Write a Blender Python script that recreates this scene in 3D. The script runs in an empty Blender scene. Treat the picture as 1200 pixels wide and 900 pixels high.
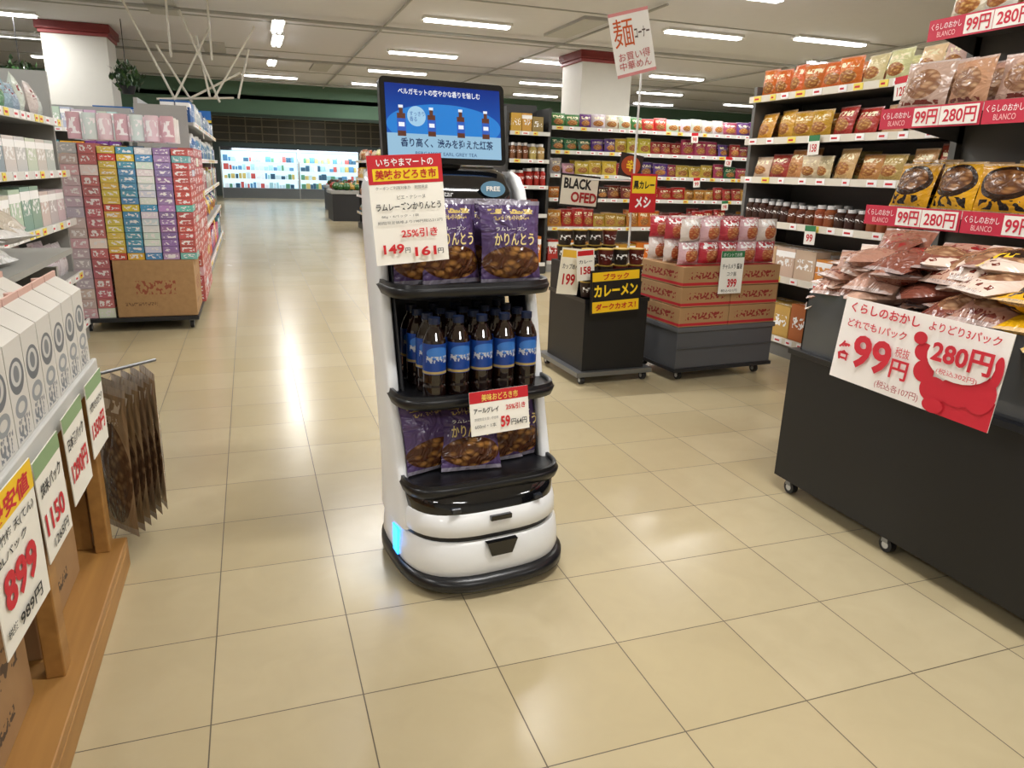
import bpy, math, random
from mathutils import Vector, Matrix
R=random.Random(7)
sc=bpy.context.scene
def lin(h):
    h=h.lstrip('#'); o=[]
    for i in (0,2,4):
        c=int(h[i:i+2],16)/255.
        o.append(c/12.92 if c<=.04045 else ((c+.055)/1.055)**2.4)
    return tuple(o)
def C(c): return lin(c) if isinstance(c,str) else tuple(c)
# ---------------------------------------------------------------- materials
class NT:
    def __init__(s,name):
        s.m=bpy.data.materials.new(name); s.m.use_nodes=True; s.t=s.m.node_tree
        s.b=s.t.nodes['Principled BSDF']
    def n(s,typ,**k):
        nd=s.t.nodes.new(typ)
        for a,b in k.items(): setattr(nd,a,b)
        return nd
    def l(s,a,b): s.t.links.new(a,b)
    def put(s,v,sock):
        if isinstance(v,(int,float)): sock.default_value=v
        elif isinstance(v,(tuple,list)):
            v=tuple(v)
            if len(v)==3 and sock.type=='RGBA': v=v+(1,)
            sock.default_value=v
        else: s.l(v,sock)
    def M(s,op,a,b=0.,c=None):
        nd=s.n('ShaderNodeMath',operation=op); s.put(a,nd.inputs[0]); s.put(b,nd.inputs[1])
        if c is not None: s.put(c,nd.inputs[2])
        return nd.outputs[0]
    def mix(s,f,a,b):
        nd=s.n('ShaderNodeMix',data_type='RGBA'); s.put(f,nd.inputs[0]); s.put(a,nd.inputs[6]); s.put(b,nd.inputs[7])
        return nd.outputs[2]
    def uv(s):
        u=s.n('ShaderNodeUVMap'); u.uv_map='UVMap'; x=s.n('ShaderNodeSeparateXYZ'); s.l(u.outputs[0],x.inputs[0]); return u.outputs[0],x.outputs[0],x.outputs[1]
    def col(s):
        a=s.n('ShaderNodeAttribute',attribute_name='Col'); return a.outputs[0]
    def band(s,x,a,b): return s.M('MULTIPLY',s.M('GREATER_THAN',x,a),s.M('LESS_THAN',x,b))
    def ell(s,u,v,cx,cy,rx,ry):
        a=s.M('POWER',s.M('ABSOLUTE',s.M('DIVIDE',s.M('SUBTRACT',u,cx),rx)),2.); b=s.M('POWER',s.M('ABSOLUTE',s.M('DIVIDE',s.M('SUBTRACT',v,cy),ry)),2.)
        return s.M('LESS_THAN',s.M('ADD',a,b),1.)
    def glyph(s,u,v,su,sv,seed,th=.52):
        c=s.n('ShaderNodeCombineXYZ'); s.put(s.M('MULTIPLY',u,su),c.inputs[0]); s.put(s.M('MULTIPLY',v,sv),c.inputs[1])
        ad=s.n('ShaderNodeVectorMath',operation='ADD'); s.l(c.outputs[0],ad.inputs[0])
        if seed is not None:
            sm=s.n('ShaderNodeVectorMath',operation='SCALE'); s.l(seed,sm.inputs[0]); sm.inputs[3].default_value=31.; s.l(sm.outputs[0],ad.inputs[1])
        nz=s.n('ShaderNodeTexNoise'); nz.inputs['Scale'].default_value=1.; nz.inputs['Detail'].default_value=1.; s.l(ad.outputs[0],nz.inputs['Vector'])
        return s.M('GREATER_THAN',nz.outputs[0],th)
    def fin(s,c=None,rough=.5,metal=0.,spec=.5,emi=None,es=0.,coat=0.):
        if c is not None: s.put(c,s.b.inputs['Base Color'])
        s.put(rough,s.b.inputs['Roughness']); s.b.inputs['Metallic'].default_value=metal
        s.b.inputs['Specular IOR Level'].default_value=spec; s.b.inputs['Coat Weight'].default_value=coat
        if emi is not None: s.put(emi,s.b.inputs['Emission Color']); s.b.inputs['Emission Strength'].default_value=es
        try: s.m.cycles.emission_sampling='NONE'
        except Exception: pass
        return s.m
_pc={}
def P(c,rough=.5,metal=0.,spec=.5,es=0.,coat=0.,nm=None):
    k=(c,rough,metal,spec,es,coat)
    if k not in _pc:
        n=NT(nm or 'mat_%s_%d'%(str(c).strip('#')[:8],len(_pc)))
        cc=C(c)
        tc=n.n('ShaderNodeTexCoord'); nz=n.n('ShaderNodeTexNoise'); nz.inputs['Scale'].default_value=9.; n.l(tc.outputs['Object'],nz.inputs['Vector'])
        f=n.M('MULTIPLY',nz.outputs[0],.25)
        base=n.mix(f,cc,tuple(x*.8 for x in cc))
        _pc[k]=n.fin(base,rough,metal,spec,cc if es else None,es,coat)
    return _pc[k]
def bagmat(name,pic=True,pc=(.2,.07,.02),pc2=(.5,.25,.07),pcy=.33,prx=.36,pry=.2,txt='#ffffff',ty=(.62,.8),su=9,sv=9,rough=.3,ell2=None,bandc=None,band=None,th=.5,vs=7.,bump=.6):
    n=NT(name); uvv,u,v=n.uv(); col=n.col(); c=col
    if bandc: c=n.mix(n.band(v,band[0],band[1]),c,C(bandc))
    if ell2: c=n.mix(n.ell(u,v,*ell2[0]),c,C(ell2[1]))
    if pic:
        vo=n.n('ShaderNodeTexVoronoi'); vo.inputs['Scale'].default_value=vs
        mp=n.n('ShaderNodeMapping'); mp.inputs['Rotation'].default_value=(0,0,.6); mp.inputs['Scale'].default_value=(1,2.2,1); n.l(uvv,mp.inputs[0]); n.l(mp.outputs[0],vo.inputs['Vector'])
        pcc=n.mix(n.M('MULTIPLY',vo.outputs['Distance'],1.7),pc2,pc)
        c=n.mix(n.ell(u,v,.5,pcy,prx,pry),c,pcc)
    g=n.M('MULTIPLY',n.glyph(u,v,su,sv,col,th),n.M('MULTIPLY',n.band(v,ty[0],ty[1]),n.band(u,.12,.88)))
    c=n.mix(g,c,C(txt))
    g2=n.M('MULTIPLY',n.glyph(u,v,40,50,col,.55),n.M('MULTIPLY',n.band(v,ty[0]-.08,ty[0]-.03),n.band(u,.2,.8)))
    c=n.mix(n.M('MULTIPLY',g2,.8),c,C(txt))
    cr=n.M('MAXIMUM',n.M('LESS_THAN',v,.05),n.M('GREATER_THAN',v,.95))
    c=n.mix(n.M('MULTIPLY',cr,.35),c,(.6,.6,.6))
    nz=n.n('ShaderNodeTexNoise'); nz.inputs['Scale'].default_value=4.; nz.inputs['Distortion'].default_value=1.2; n.l(uvv,nz.inputs[0])
    bp=n.n('ShaderNodeBump'); bp.inputs['Strength'].default_value=bump; bp.inputs['Distance'].default_value=.02; n.l(nz.outputs[0],bp.inputs['Height']); n.l(bp.outputs[0],n.b.inputs['Normal'])
    return n.fin(c,rough)
MB_GEN=bagmat('bag_assorted',txt='#fff4d0',pc=(.35,.12,.03),pc2=(.8,.5,.15))
MB_PUR=bagmat('bag_purple',pc=(.07,.022,.008),pc2=(.5,.24,.06),pcy=.25,prx=.5,pry=.2,txt='#cbb26a',ty=(.84,.9),su=12,sv=16,rough=.2,vs=6.,bump=.9)
MB_YEL=bagmat('bag_yellow',pc=(.10,.035,.01),pc2=(.42,.2,.07),pcy=.62,prx=.38,pry=.25,txt='#1a1008',ty=(.08,.27),su=8,sv=7,rough=.25,ell2=((.5,.6,.46,.34),'#2a1608'),vs=5.)
MB_PNK=bagmat('bag_pink',pc=(.22,.10,.05),pc2=(.6,.38,.22),pcy=.5,prx=.36,pry=.3,txt='#6a2a20',ty=(.1,.18),rough=.25,vs=5.)
MB_PLN=bagmat('bag_plain',pic=False,txt='#8a2020',ty=(.55,.75),su=6,sv=8,rough=.26,th=.56,bump=.9)
MB_BRN=bagmat('bag_broom',pic=True,pc=(.10,.055,.03),pc2=(.30,.19,.10),pcy=.42,prx=.5,pry=.36,txt='#d8d0c0',ty=(.84,.92),rough=.18,vs=9.)
def boxmat(name,stripe=None,txt='#ffffff',rough=.45,circ=None,su=8,sv=8,ty=(.35,.7)):
    n=NT(name); uvv,u,v=n.uv(); col=n.col(); c=col
    if stripe: c=n.mix(n.band(v,stripe[1],stripe[2]),c,C(stripe[0]))
    if circ:
        for e,cc in circ: c=n.mix(n.ell(u,v,*e),c,C(cc))
    g=n.M('MULTIPLY',n.glyph(u,v,su,sv,col,.53),n.M('MULTIPLY',n.band(v,ty[0],ty[1]),n.band(u,.12,.88)))
    c=n.mix(g,c,C(txt)); return n.fin(c,rough)
BX=boxmat('printed_box'); BXW=boxmat('printed_box_light',stripe=('#ffffff',.7,.9),txt='#f5f5f5')
BXT=boxmat('tissue_pack',txt='#e9e4e4',su=5,sv=3,ty=(.2,.8))
BSK=boxmat('sake_carton_print',txt='#6a7078',circ=[((.5,.66,.42,.17),'#565d66'),((.5,.68,.30,.115),'#c2c2c0'),((.5,.68,.16,.08),'#6a7078'),((.5,.36,.36,.1),'#868c92'),((.5,.36,.2,.05),'#c8c6c0')],su=9,sv=14,ty=(.06,.26))
def cardboard():
    n=NT('cardboard'); uvv,u,v=n.uv(); tc=n.n('ShaderNodeTexCoord'); nz=n.n('ShaderNodeTexNoise'); nz.inputs['Scale'].default_value=30.; n.l(tc.outputs['Object'],nz.inputs['Vector'])
    c=n.mix(nz.outputs[0],lin('#b58f62'),lin('#9c7850'))
    g=n.M('MULTIPLY',n.glyph(u,v,26,12,None,.53),n.M('MULTIPLY',n.band(v,.40,.64),n.band(u,.25,.75)))
    c=n.mix(n.M('MULTIPLY',g,.75),c,lin('#8a2a22'))
    g=n.M('MULTIPLY',n.glyph(u,v,60,30,None,.5),n.M('MULTIPLY',n.band(v,.2,.26),n.band(u,.1,.5)))
    c=n.mix(n.M('MULTIPLY',g,.6),c,lin('#4a2a20')); return n.fin(c,.75)
CB=cardboard()
def cb2():
    n=NT('cardboard_plain'); uvv,u,v=n.uv(); tc=n.n('ShaderNodeTexCoord'); nz=n.n('ShaderNodeTexNoise'); nz.inputs['Scale'].default_value=12.; n.l(tc.outputs['Object'],nz.inputs['Vector'])
    c=n.mix(nz.outputs[0],lin('#a98459'),lin('#94714a'))
    c=n.mix(n.M('MULTIPLY',n.band(u,.1,.9),n.M('MULTIPLY',n.band(v,.55,.85),n.glyph(u,v,14,8,None,.55))),c,lin('#5a4632'))
    c=n.mix(n.M('MULTIPLY',n.band(u,.1,.7),n.M('MULTIPLY',n.band(v,.2,.3),n.glyph(u,v,30,20,None,.5))),c,lin('#4a3a2a'))
    return n.fin(c,.75)
CB2=cb2()
CB3=boxmat('noodle_carton_print',stripe=('#b8202c',.06,.2),txt='#8a2420',rough=.7,su=22,sv=7,ty=(.36,.72))
def wood():
    n=NT('wood'); tc=n.n('ShaderNodeTexCoord'); w=n.n('ShaderNodeTexNoise'); mp=n.n('ShaderNodeMapping'); mp.inputs['Scale'].default_value=(30,2,30)
    n.l(tc.outputs['Object'],mp.inputs[0]); n.l(mp.outputs[0],w.inputs['Vector']); w.inputs['Scale'].default_value=1.
    return n.fin(n.mix(w.outputs[0],lin('#b98a48'),lin('#84592a')),.55)
WD=wood()
def vcm(name,rough,es=0):
    n=NT(name); c=n.col()
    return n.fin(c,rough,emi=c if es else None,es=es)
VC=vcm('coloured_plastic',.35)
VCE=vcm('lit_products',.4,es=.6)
WHITE=P('#eceef0',.28,coat=.4,nm='white_shell'); BLK=P('#15161a',.3,nm='black_plastic'); DK=P('#1e1f23',.5); GLS=P('#0b0c10',.08,coat=.6,nm='gloss_black')
MET=P('#8a8d90',.35,.8); LG=P('#c9cac8',.5); MATB=P('#0f0f11',.5,nm='matte_black_panel')
PAPER=P('#f6f4ee',.6); RED=P('#cf1f30',.5); YEL=P('#f6c81c',.5)
# ---------------------------------------------------------------- mesh builder
class MB:
    def __init__(s): s.v=[];s.f=[];s.m=[];s.uv=[];s.c=[];s.mats=[];s.sm=[]
    def mi(s,m):
        if m not in s.mats: s.mats.append(m)
        return s.mats.index(m)
    def add(s,vs,fs,m,uvs=None,col=(1,1,1),M=None,smooth=False):
        o=len(s.v); mi=s.mi(m)
        for p in vs:
            p=Vector(p); s.v.append(M@p if M is not None else p)
        for i,f in enumerate(fs):
            s.f.append([o+k for k in f]); s.m.append(mi); s.sm.append(smooth)
            s.uv.append(uvs[i] if uvs else ([(0,0),(1,0),(1,1),(0,1)][:len(f)] if len(f)<=4 else [(0,0)]*len(f))); s.c.append(col)
    def box(s,x0,x1,y0,y1,z0,z1,m,col=(1,1,1),M=None,tap=0.):
        t=tap
        vs=[(x0,y0,z0),(x1,y0,z0),(x1,y1,z0),(x0,y1,z0),(x0+t,y0+t,z1),(x1-t,y0+t,z1),(x1-t,y1-t,z1),(x0+t,y1-t,z1)]
        fs=[(0,1,5,4),(1,2,6,5),(2,3,7,6),(3,0,4,7),(4,5,6,7),(3,2,1,0)]
        s.add(vs,fs,m,None,col,M)
    def bag(s,M,w,h,t,m,col=(1,1,1),nu=6,nv=8):
        for side in (-1,1):
            vs=[];fs=[];uvs=[]
            for j in range(nv+1):
                for i in range(nu+1):
                    u=i/nu;v=j/nv
                    a=max(0,math.sin(math.pi*u))**.6*max(0,math.sin(math.pi*min(1,max(0,(v-.04)/.92))))**.55
                    pin=1-.07*math.sin(math.pi*v)
                    wr=1+.06*math.sin(u*17+v*9+w*200)*math.sin(v*14+h*90)
                    vs.append(((u-.5)*w*pin,side*a*t/2*(1.15-.4*v)*wr,v*h))
            for j in range(nv):
                for i in range(nu):
                    a=j*(nu+1)+i; q=[a,a+1,a+nu+2,a+nu+1]
                    uq=[(i/nu,j/nv),((i+1)/nu,j/nv),((i+1)/nu,(j+1)/nv),(i/nu,(j+1)/nv)]
                    if side>0: q=q[::-1]; uq=[(1-x,y) for x,y in uq[::-1]]
                    fs.append(q);uvs.append(uq)
            s.add(vs,fs,m,uvs,col,M,True)
    def lathe(s,M,prof,seg=14,col=(1,1,1)):
        for k in range(len(prof)-1):
            r0,z0,m=prof[k][:3]; r1,z1=prof[k+1][:2]; cc=prof[k][3] if len(prof[k])>3 else col
            vs=[];fs=[];uvs=[]
            for i in range(seg):
                a=2*math.pi*i/seg-math.pi/2
                vs.append((r0*math.cos(a),r0*math.sin(a),z0)); vs.append((r1*math.cos(a),r1*math.sin(a),z1))
            for i in range(seg):
                j=(i+1)%seg; fs.append((2*i,2*j,2*j+1,2*i+1)); u0=((i/seg)*2+.5)%1; uvs.append([(u0,0),(u0+2/seg,0),(u0+2/seg,1),(u0,1)])
            s.add(vs,fs,m,uvs,cc,M,True)
    def loft(s,secs,m,seg=48,col=(1,1,1),caps=True,smooth=True,M=None):
        rings=[]
        for (z,cx,cy,a,b,n) in secs:
            rg=[]
            for i in range(seg):
                t=2*math.pi*i/seg; c=math.cos(t); q=math.sin(t)
                rg.append((cx+a*math.copysign(abs(c)**(2/n),c),cy+b*math.copysign(abs(q)**(2/n),q),z))
            rings.append(rg)
        vs=[p for r in rings for p in r]; fs=[]
        for k in range(len(rings)-1):
            for i in range(seg):
                j=(i+1)%seg; fs.append((k*seg+i,k*seg+j,(k+1)*seg+j,(k+1)*seg+i))
        s.add(vs,fs,m,None,col,M,smooth)
        if caps:
            s.add(rings[0][::-1],[tuple(range(seg))],m,None,col,M); s.add(rings[-1],[tuple(range(seg))],m,None,col,M)
    def tube(s,p0,p1,r,m,seg=8,col=(1,1,1),M=None):
        p0=Vector(p0);p1=Vector(p1);d=(p1-p0); q=d.to_track_quat('Z','Y').to_matrix().to_4x4(); T=Matrix.Translation(p0)@q
        if M is not None: T=M@T
        L=d.length
        s.lathe(T,[(0,0,m),(r,0,m),(r,L,m),(0,L,m)],seg,col)
    def obj(s,name,parent=None,M=None,bevel=0.):
        me=bpy.data.meshes.new(name); me.from_pydata([tuple(v) for v in s.v],[],s.f)
        for m in s.mats: me.materials.append(m)
        me.polygons.foreach_set('material_index',s.m); me.polygons.foreach_set('use_smooth',s.sm)
        me.uv_layers.new(name='UVMap'); me.color_attributes.new('Col','FLOAT_COLOR','CORNER')
        uf=[];cf=[]
        for u,c,f in zip(s.uv,s.c,s.f):
            for k in range(len(f)): uf+=list(u[k]); cf+=[c[0],c[1],c[2],1.]
        me.uv_layers['UVMap'].data.foreach_set('uv',uf); me.color_attributes['Col'].data.foreach_set('color',cf); me.update()
        o=bpy.data.objects.new(name,me); sc.collection.objects.link(o)
        if parent: o.parent=parent
        if M is not None: o.matrix_basis=M
        if bevel: b=o.modifiers.new('bevel','BEVEL'); b.width=bevel; b.segments=2; b.limit_method='ANGLE'
        return o
def empty(name,M=None,parent=None):
    e=bpy.data.objects.new(name,None); sc.collection.objects.link(e); e.empty_display_size=.1
    if parent: e.parent=parent
    if M is not None: e.matrix_basis=M
    return e
def T(x,y,z): return Matrix.Translation((x,y,z))
def RZ(d): return Matrix.Rotation(math.radians(d),4,'Z')
def RX(d): return Matrix.Rotation(math.radians(d),4,'X')
def RY(d): return Matrix.Rotation(math.radians(d),4,'Y')
def frame(loc,xd,yd):
    x=Vector(xd).normalized(); y=Vector(yd); z=x.cross(y).normalized(); y=z.cross(x).normalized()
    return Matrix(((x.x,y.x,z.x,loc[0]),(x.y,y.y,z.y,loc[1]),(x.z,y.z,z.z,loc[2]),(0,0,0,1)))
FR0=frame((0,0,0),(1,0,0),(0,0,1))
FS=lambda loc,ry=0: frame(loc,(1,0,0),(0,0,1))@RZ(ry)
TX=[]
def text(parent,body,x,y,w,h,m,z=.002,bold=0.):
    c=bpy.data.curves.new('lettering','FONT'); c.body=body; c.size=1; c.materials.append(m); c.offset=bold; c.resolution_u=3
    o=bpy.data.objects.new('lettering',c); sc.collection.objects.link(o); o.parent=parent
    TX.append((o,x,y,w,h,z))
def finish_text():
    bpy.context.view_layer.update()
    for o,x,y,w,h,z in TX:
        bb=o.bound_box; x0=min(b[0] for b in bb);x1=max(b[0] for b in bb);y0=min(b[1] for b in bb);y1=max(b[1] for b in bb)
        sx=w/max(1e-6,x1-x0); sy=h/max(1e-6,y1-y0)
        o.matrix_basis=Matrix(((sx,0,0,x-x0*sx),(0,sy,0,y-y0*sy),(0,0,1,z),(0,0,0,1)))
def card(name,M,w,h,base,items,parent=None,th=.002):
    """flat printed card; items in fractions of w,h from bottom-left"""
    e=empty(name,M,parent)
    mb=MB(); mb.box(-w/2,w/2,-h/2,h/2,-th,0,P(base,.5))
    k=1
    for it in items:
        z=.0005*k; k+=1
        if it[0]=='r':
            _,x,y,ww,hh,c=it; X=-w/2+x*w;Y=-h/2+y*h
            mb.add([(X,Y,z),(X+ww*w,Y,z),(X+ww*w,Y+hh*h,z),(X,Y+hh*h,z)],[(0,1,2,3)],P(c,.5))
        elif it[0]=='e':
            _,x,y,rx,ry,c=it; X=-w/2+x*w;Y=-h/2+y*h
            mb.add([(X+rx*w*math.cos(a*math.pi/12),Y+ry*h*math.sin(a*math.pi/12),z) for a in range(24)],[tuple(range(24))],P(c,.5))
        elif it[0]=='t':
            _,b,x,y,ww,hh,c=it[:7]; text(e,b,-w/2+x*w,-h/2+y*h,ww*w,hh*h,P(c,.6),z,it[7] if len(it)>7 else .012)
    mb.obj('card_face',e)
    return e
# ---------------------------------------------------------------- camera
f=850.; s_=.03; vx,vy=-310.,258.
a=Vector((vx,vy,-f)).normalized()
x2=(vy*(vy+s_*vx)+f*f)/(-vx+vy*s_)
b=Vector((x2,vy-s_*(x2-vx),-f)).normalized(); zz=b.cross(a).normalized(); b=a.cross(zz).normalized()
cd=bpy.data.cameras.new('camera'); cam=bpy.data.objects.new('camera',cd); sc.collection.objects.link(cam); sc.camera=cam
cam.matrix_world=Matrix(((b.x,b.y,b.z,0),(a.x,a.y,a.z,0),(zz.x,zz.y,zz.z,1.09),(0,0,0,1)))
cd.sensor_width=36; cd.lens=36*f/1200; cd.clip_start=.02; cd.clip_end=200
# ---------------------------------------------------------------- room
def floormat():
    n=NT('floor_tiles'); tc=n.n('ShaderNodeTexCoord'); sp=n.n('ShaderNodeSeparateXYZ'); n.l(tc.outputs['Object'],sp.inputs[0])
    S=.305; x=n.M('DIVIDE',n.M('SUBTRACT',sp.outputs[0],.16),S); y=n.M('DIVIDE',n.M('SUBTRACT',sp.outputs[1],1.64),S)
    def ed(q):
        fr=n.M('FRACT',q); return n.M('MINIMUM',fr,n.M('SUBTRACT',1.,fr))
    g=n.M('LESS_THAN',n.M('MINIMUM',ed(x),ed(y)),.0045)
    cb=n.n('ShaderNodeCombineXYZ'); n.l(n.M('FLOOR',x),cb.inputs[0]); n.l(n.M('FLOOR',y),cb.inputs[1])
    wn=n.n('ShaderNodeTexWhiteNoise'); n.l(cb.outputs[0],wn.inputs[0])
    nz=n.n('ShaderNodeTexNoise'); nz.inputs['Scale'].default_value=9.; nz.inputs['Detail'].default_value=5.; nz.inputs['Distortion'].default_value=.8; n.l(tc.outputs['Object'],nz.inputs['Vector'])
    n2=n.n('ShaderNodeTexNoise'); n2.inputs['Scale'].default_value=1.2; n2.inputs['Detail'].default_value=3.; n.l(tc.outputs['Object'],n2.inputs['Vector'])
    c=n.mix(wn.outputs[0],lin('#bfb190'),lin('#b3a480'))
    c=n.mix(n.M('MULTIPLY',nz.outputs[0],.5),c,lin('#a19270'))
    c=n.mix(n.M('MULTIPLY',n2.outputs[0],.35),c,lin('#c6b998'))
    c=n.mix(g,c,lin('#5a503e'))
    r=n.M('ADD',.15,n.M('MULTIPLY',nz.outputs[0],.16)); r=n.M('ADD',r,n.M('MULTIPLY',g,.3))
    return n.fin(c,r,spec=.5)
X0,X1,Y0,Y1,ZC=-6.5,16,-5,28,3.0
mb=MB(); mb.box(X0,X1,Y0,Y1,-.1,0,floormat()); mb.obj('floor')
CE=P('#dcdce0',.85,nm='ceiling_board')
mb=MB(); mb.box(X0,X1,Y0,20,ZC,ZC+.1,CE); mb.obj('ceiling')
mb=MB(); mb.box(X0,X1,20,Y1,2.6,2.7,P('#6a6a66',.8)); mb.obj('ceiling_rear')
WL=P('#b4b2ac',.8)
mb=MB(); mb.box(X0-.1,X0,Y0,Y1,0,3.1,WL); mb.obj('wall_left')
mb=MB(); mb.box(X1,X1+.1,Y0,Y1,0,3.1,WL); mb.obj('wall_right')
mb=MB(); mb.box(X0,X1,Y0-.1,Y0,0,3.1,WL); mb.obj('wall_back')
mb=MB(); mb.box(X0,X1,Y1,Y1+.1,0,3.1,P('#5a564c',.8)); mb.obj('wall_front')
mb=MB(); mb.box(X0,X1,20,20.12,2.2,3.1,P('#5c7c66',.7)); mb.box(X0,X1,19.98,20,2.2,2.27,P('#26362c',.7)); mb.obj('trim_1')
mb=MB()
for (x,y,w,d) in [(-.9,11,.35,1.2),(-.4,14.5,.35,1.2),(4.3,9.9,.35,1.4),(1.5,16,.35,1.2)]:
    mb.box(x-w/2,x+w/2,y-d/2,y+d/2,ZC-.04,ZC-.001,P('#bcbcb8',.7))
for y in (9.0,11.6,14.4,17.2): mb.box(X0+.1,X1-.1,y,y+.03,ZC-.012,ZC-.001,P('#b0b0ac',.7))
mb.obj('trim_2')
mb=MB()
for y in (10.9,14.9,18.9): mb.tube((X0+.1,y,2.93),(X1-.1,y,2.93),.022,P('#a8a8a4',.5))
for x in (1.9,4.6,8.9): mb.tube((x,8,2.955),(x,19.9,2.955),.016,P('#a8a8a4',.5))
mb.obj('ceiling_pipes')
def pillar(x0,x1,y0,y1):
    e=empty('pillar',T((x0+x1)/2,(y0+y1)/2,0)); w=(x1-x0)/2;d=(y1-y0)/2
    mb=MB(); mb.box(-w,w,-d,d,0,2.86,P('#d9d7d0',.6)); mb.obj('shaft',e)
    mb=MB(); mb.box(-w-.06,w+.06,-d-.06,d+.06,2.88,2.998,P('#7e2a28',.5)); mb.box(-w-.03,w+.03,-d-.03,d+.03,2.83,2.88,P('#964040',.5)); mb.obj('cap_trim',e,bevel=.01)
pillar(-2.7,-1.85,13.1,13.9); pillar(5.2,6.1,11.6,12.4)
TUBE=NT('tube_glow').fin((1,1,1),.4,emi=(1,.99,.97),es=10.)
def clight(x,y,alongx=True,p=34,z=ZC,L=1.15,lamp=True,size=.14):
    e=empty('ceiling_light',T(x,y,z)@RZ(0 if alongx else 90))
    mb=MB(); mb.box(-L/2-.03,L/2+.03,-.09,.09,-.035,-.001,P('#e6e6e2',.4))
    mb.box(-L/2,L/2,-.06,-.015,-.06,-.036,TUBE); mb.box(-L/2,L/2,.015,.06,-.06,-.036,TUBE); mb.obj('fixture',e)
    if lamp:
        ld=bpy.data.lights.new('lamp','AREA'); ld.shape='RECTANGLE'; ld.size=L; ld.size_y=size; ld.energy=p; ld.color=(1,.988,.965)
        lo=bpy.data.objects.new('lamp',ld); sc.collection.objects.link(lo); lo.parent=e; lo.location=(0,0,-.075)
for y in (-2.5,1.0,4.2,7.3):
    for x in (-2.6,1.2,5.0): clight(x,y,p=50)
for x,y in [(2.88,10.2),(2.95,13.2),(3.0,15.8),(6.0,9.4),(7.8,9.0),(5.2,12.9),(9.4,10.6),(8.1,13.5),(-3.2,12.6),(-3.2,9.8),(3,18.4)]: clight(x,y,p=40)
for x,y in [(6.3,16),(-3.5,15),(9.3,16.2),(11.8,13),(12.5,9.5),(7.0,18.4),(10.5,18.6),(.6,18.2),(4.9,17.2),(-3.2,17.4),(12.6,17.5),(6.9,14.6),(10.9,12.0)]: clight(x,y,lamp=False)
clight(.53,11.7,False,28,L=1.); clight(.57,13.0,False,L=1.,lamp=False);clight(.57,15.6,False,32,L=1.)
for x,y in [(3,23),(-1,22.5)]: clight(x,y,p=45,z=2.6)
for x,y in [(2,25),(7,23),(4.2,21.5),(.5,21.5)]: clight(x,y,z=2.6,lamp=False)
# ---------------------------------------------------------------- robot
RP=T(.545,1.875,0)@RZ(7)
RB=empty('delivery_robot',RP)
mb=MB()
mb.loft([(.012,.005,-.008,.225,.235,3),(.025,.005,-.008,.243,.252,3),(.05,.005,-.008,.243,.252,3),(.056,.005,0,.236,.236,3)],BLK)
mb.obj('bumper',RB)
mb=MB()
mb.loft([(.056,.005,0,.231,.232,3),(.07,.005,0,.236,.237,3),(.10,.005,0,.235,.235,3),(.14,.005,0,.230,.230,3),(.15,.005,0,.224,.223,3)],WHITE)
mb.loft([(.165,0,0,.224,.221,3),(.172,0,0,.230,.228,3),(.20,0,0,.230,.225,3),(.222,0,0,.226,.218,3),(.227,0,0,.22,.212,3)],WHITE)
mb.obj('skirt_shell',RB)
mb=MB(); mb.loft([(.148,0,0,.218,.215,3),(.168,0,0,.218,.215,3)],BLK)
mb.loft([(.225,0,0,.219,.21,3.2),(.245,0,0,.220,.206,3.4),(.268,0,.0,.222,.192,3.6),(.276,0,.0,.214,.182,3.6)],GLS)
mb.obj('fascia',RB)
mb=MB()
yF=-.2405
mb.add([(-.045,yF,.148),(.045,yF,.148),(.030,yF,.108),(-.030,yF,.108),(-.045,-.22,.148),(.045,-.22,.148),(.030,-.22,.108),(-.030,-.22,.108)],[(0,3,2,1),(0,1,5,4),(1,2,6,5),(2,3,7,6),(3,0,4,7)],GLS)
mb.box(-.03,.03,-.231,-.21,.206,.218,GLS)
for sx in (-1,1): mb.box(sx*.12-.012,sx*.12+.012,-.2125,-.19,.237,.247,P('#2c3038',.1))
mb.obj('sensor_slot',RB)
mb=MB()
BL=NT('blue_led').fin((.02,.2,.9),.3,emi=(.03,.35,1),es=3.)
for sx in (-1,1): mb.box(.005+sx*.2375-.002,.005+sx*.2375+.002,-.06,-.02,.066,.145,BL)
mb.obj('led_strip',RB)
ld=bpy.data.lights.new('led_glow','POINT'); ld.energy=.07; ld.color=(.1,.4,1); ld.shadow_soft_size=.03; lo=bpy.data.objects.new('led_glow',ld); sc.collection.objects.link(lo); lo.parent=RB; lo.location=(-.265,-.03,.10)
for sx in (-1,1):
    mb=MB(); mb.loft([(.16,sx*.213,-.0,.022,.105,4),(.22,sx*.215,.0,.021,.098,4),(.3,sx*.217,.01,.020,.082,4),(.45,sx*.219,.045,.019,.070,4),(.7,sx*.219,.105,.0185,.066,4),(.95,sx*.217,.165,.018,.064,4),(1.04,sx*.213,.187,.017,.058,4),(1.075,sx*.207,.195,.014,.045,4),(1.09,sx*.198,.20,.008,.025,4)],WHITE,seg=32)
    mb.obj('side_column',RB)
    mb=MB(); mb.loft([(.28,sx*.194,-.0,.004,.07,4),(.7,sx*.195,.095,.004,.058,4),(.97,sx*.193,.165,.004,.055,4)],DK,seg=16); mb.obj('inner_trim',RB)
mb=MB(); mb.loft([(.27,0,.12,.2,.012,6),(.97,0,.225,.19,.012,6)],DK,seg=32); mb.obj('rear_shade_sheet',RB)  # added dark sheet standing in for the shade behind the trays
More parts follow.
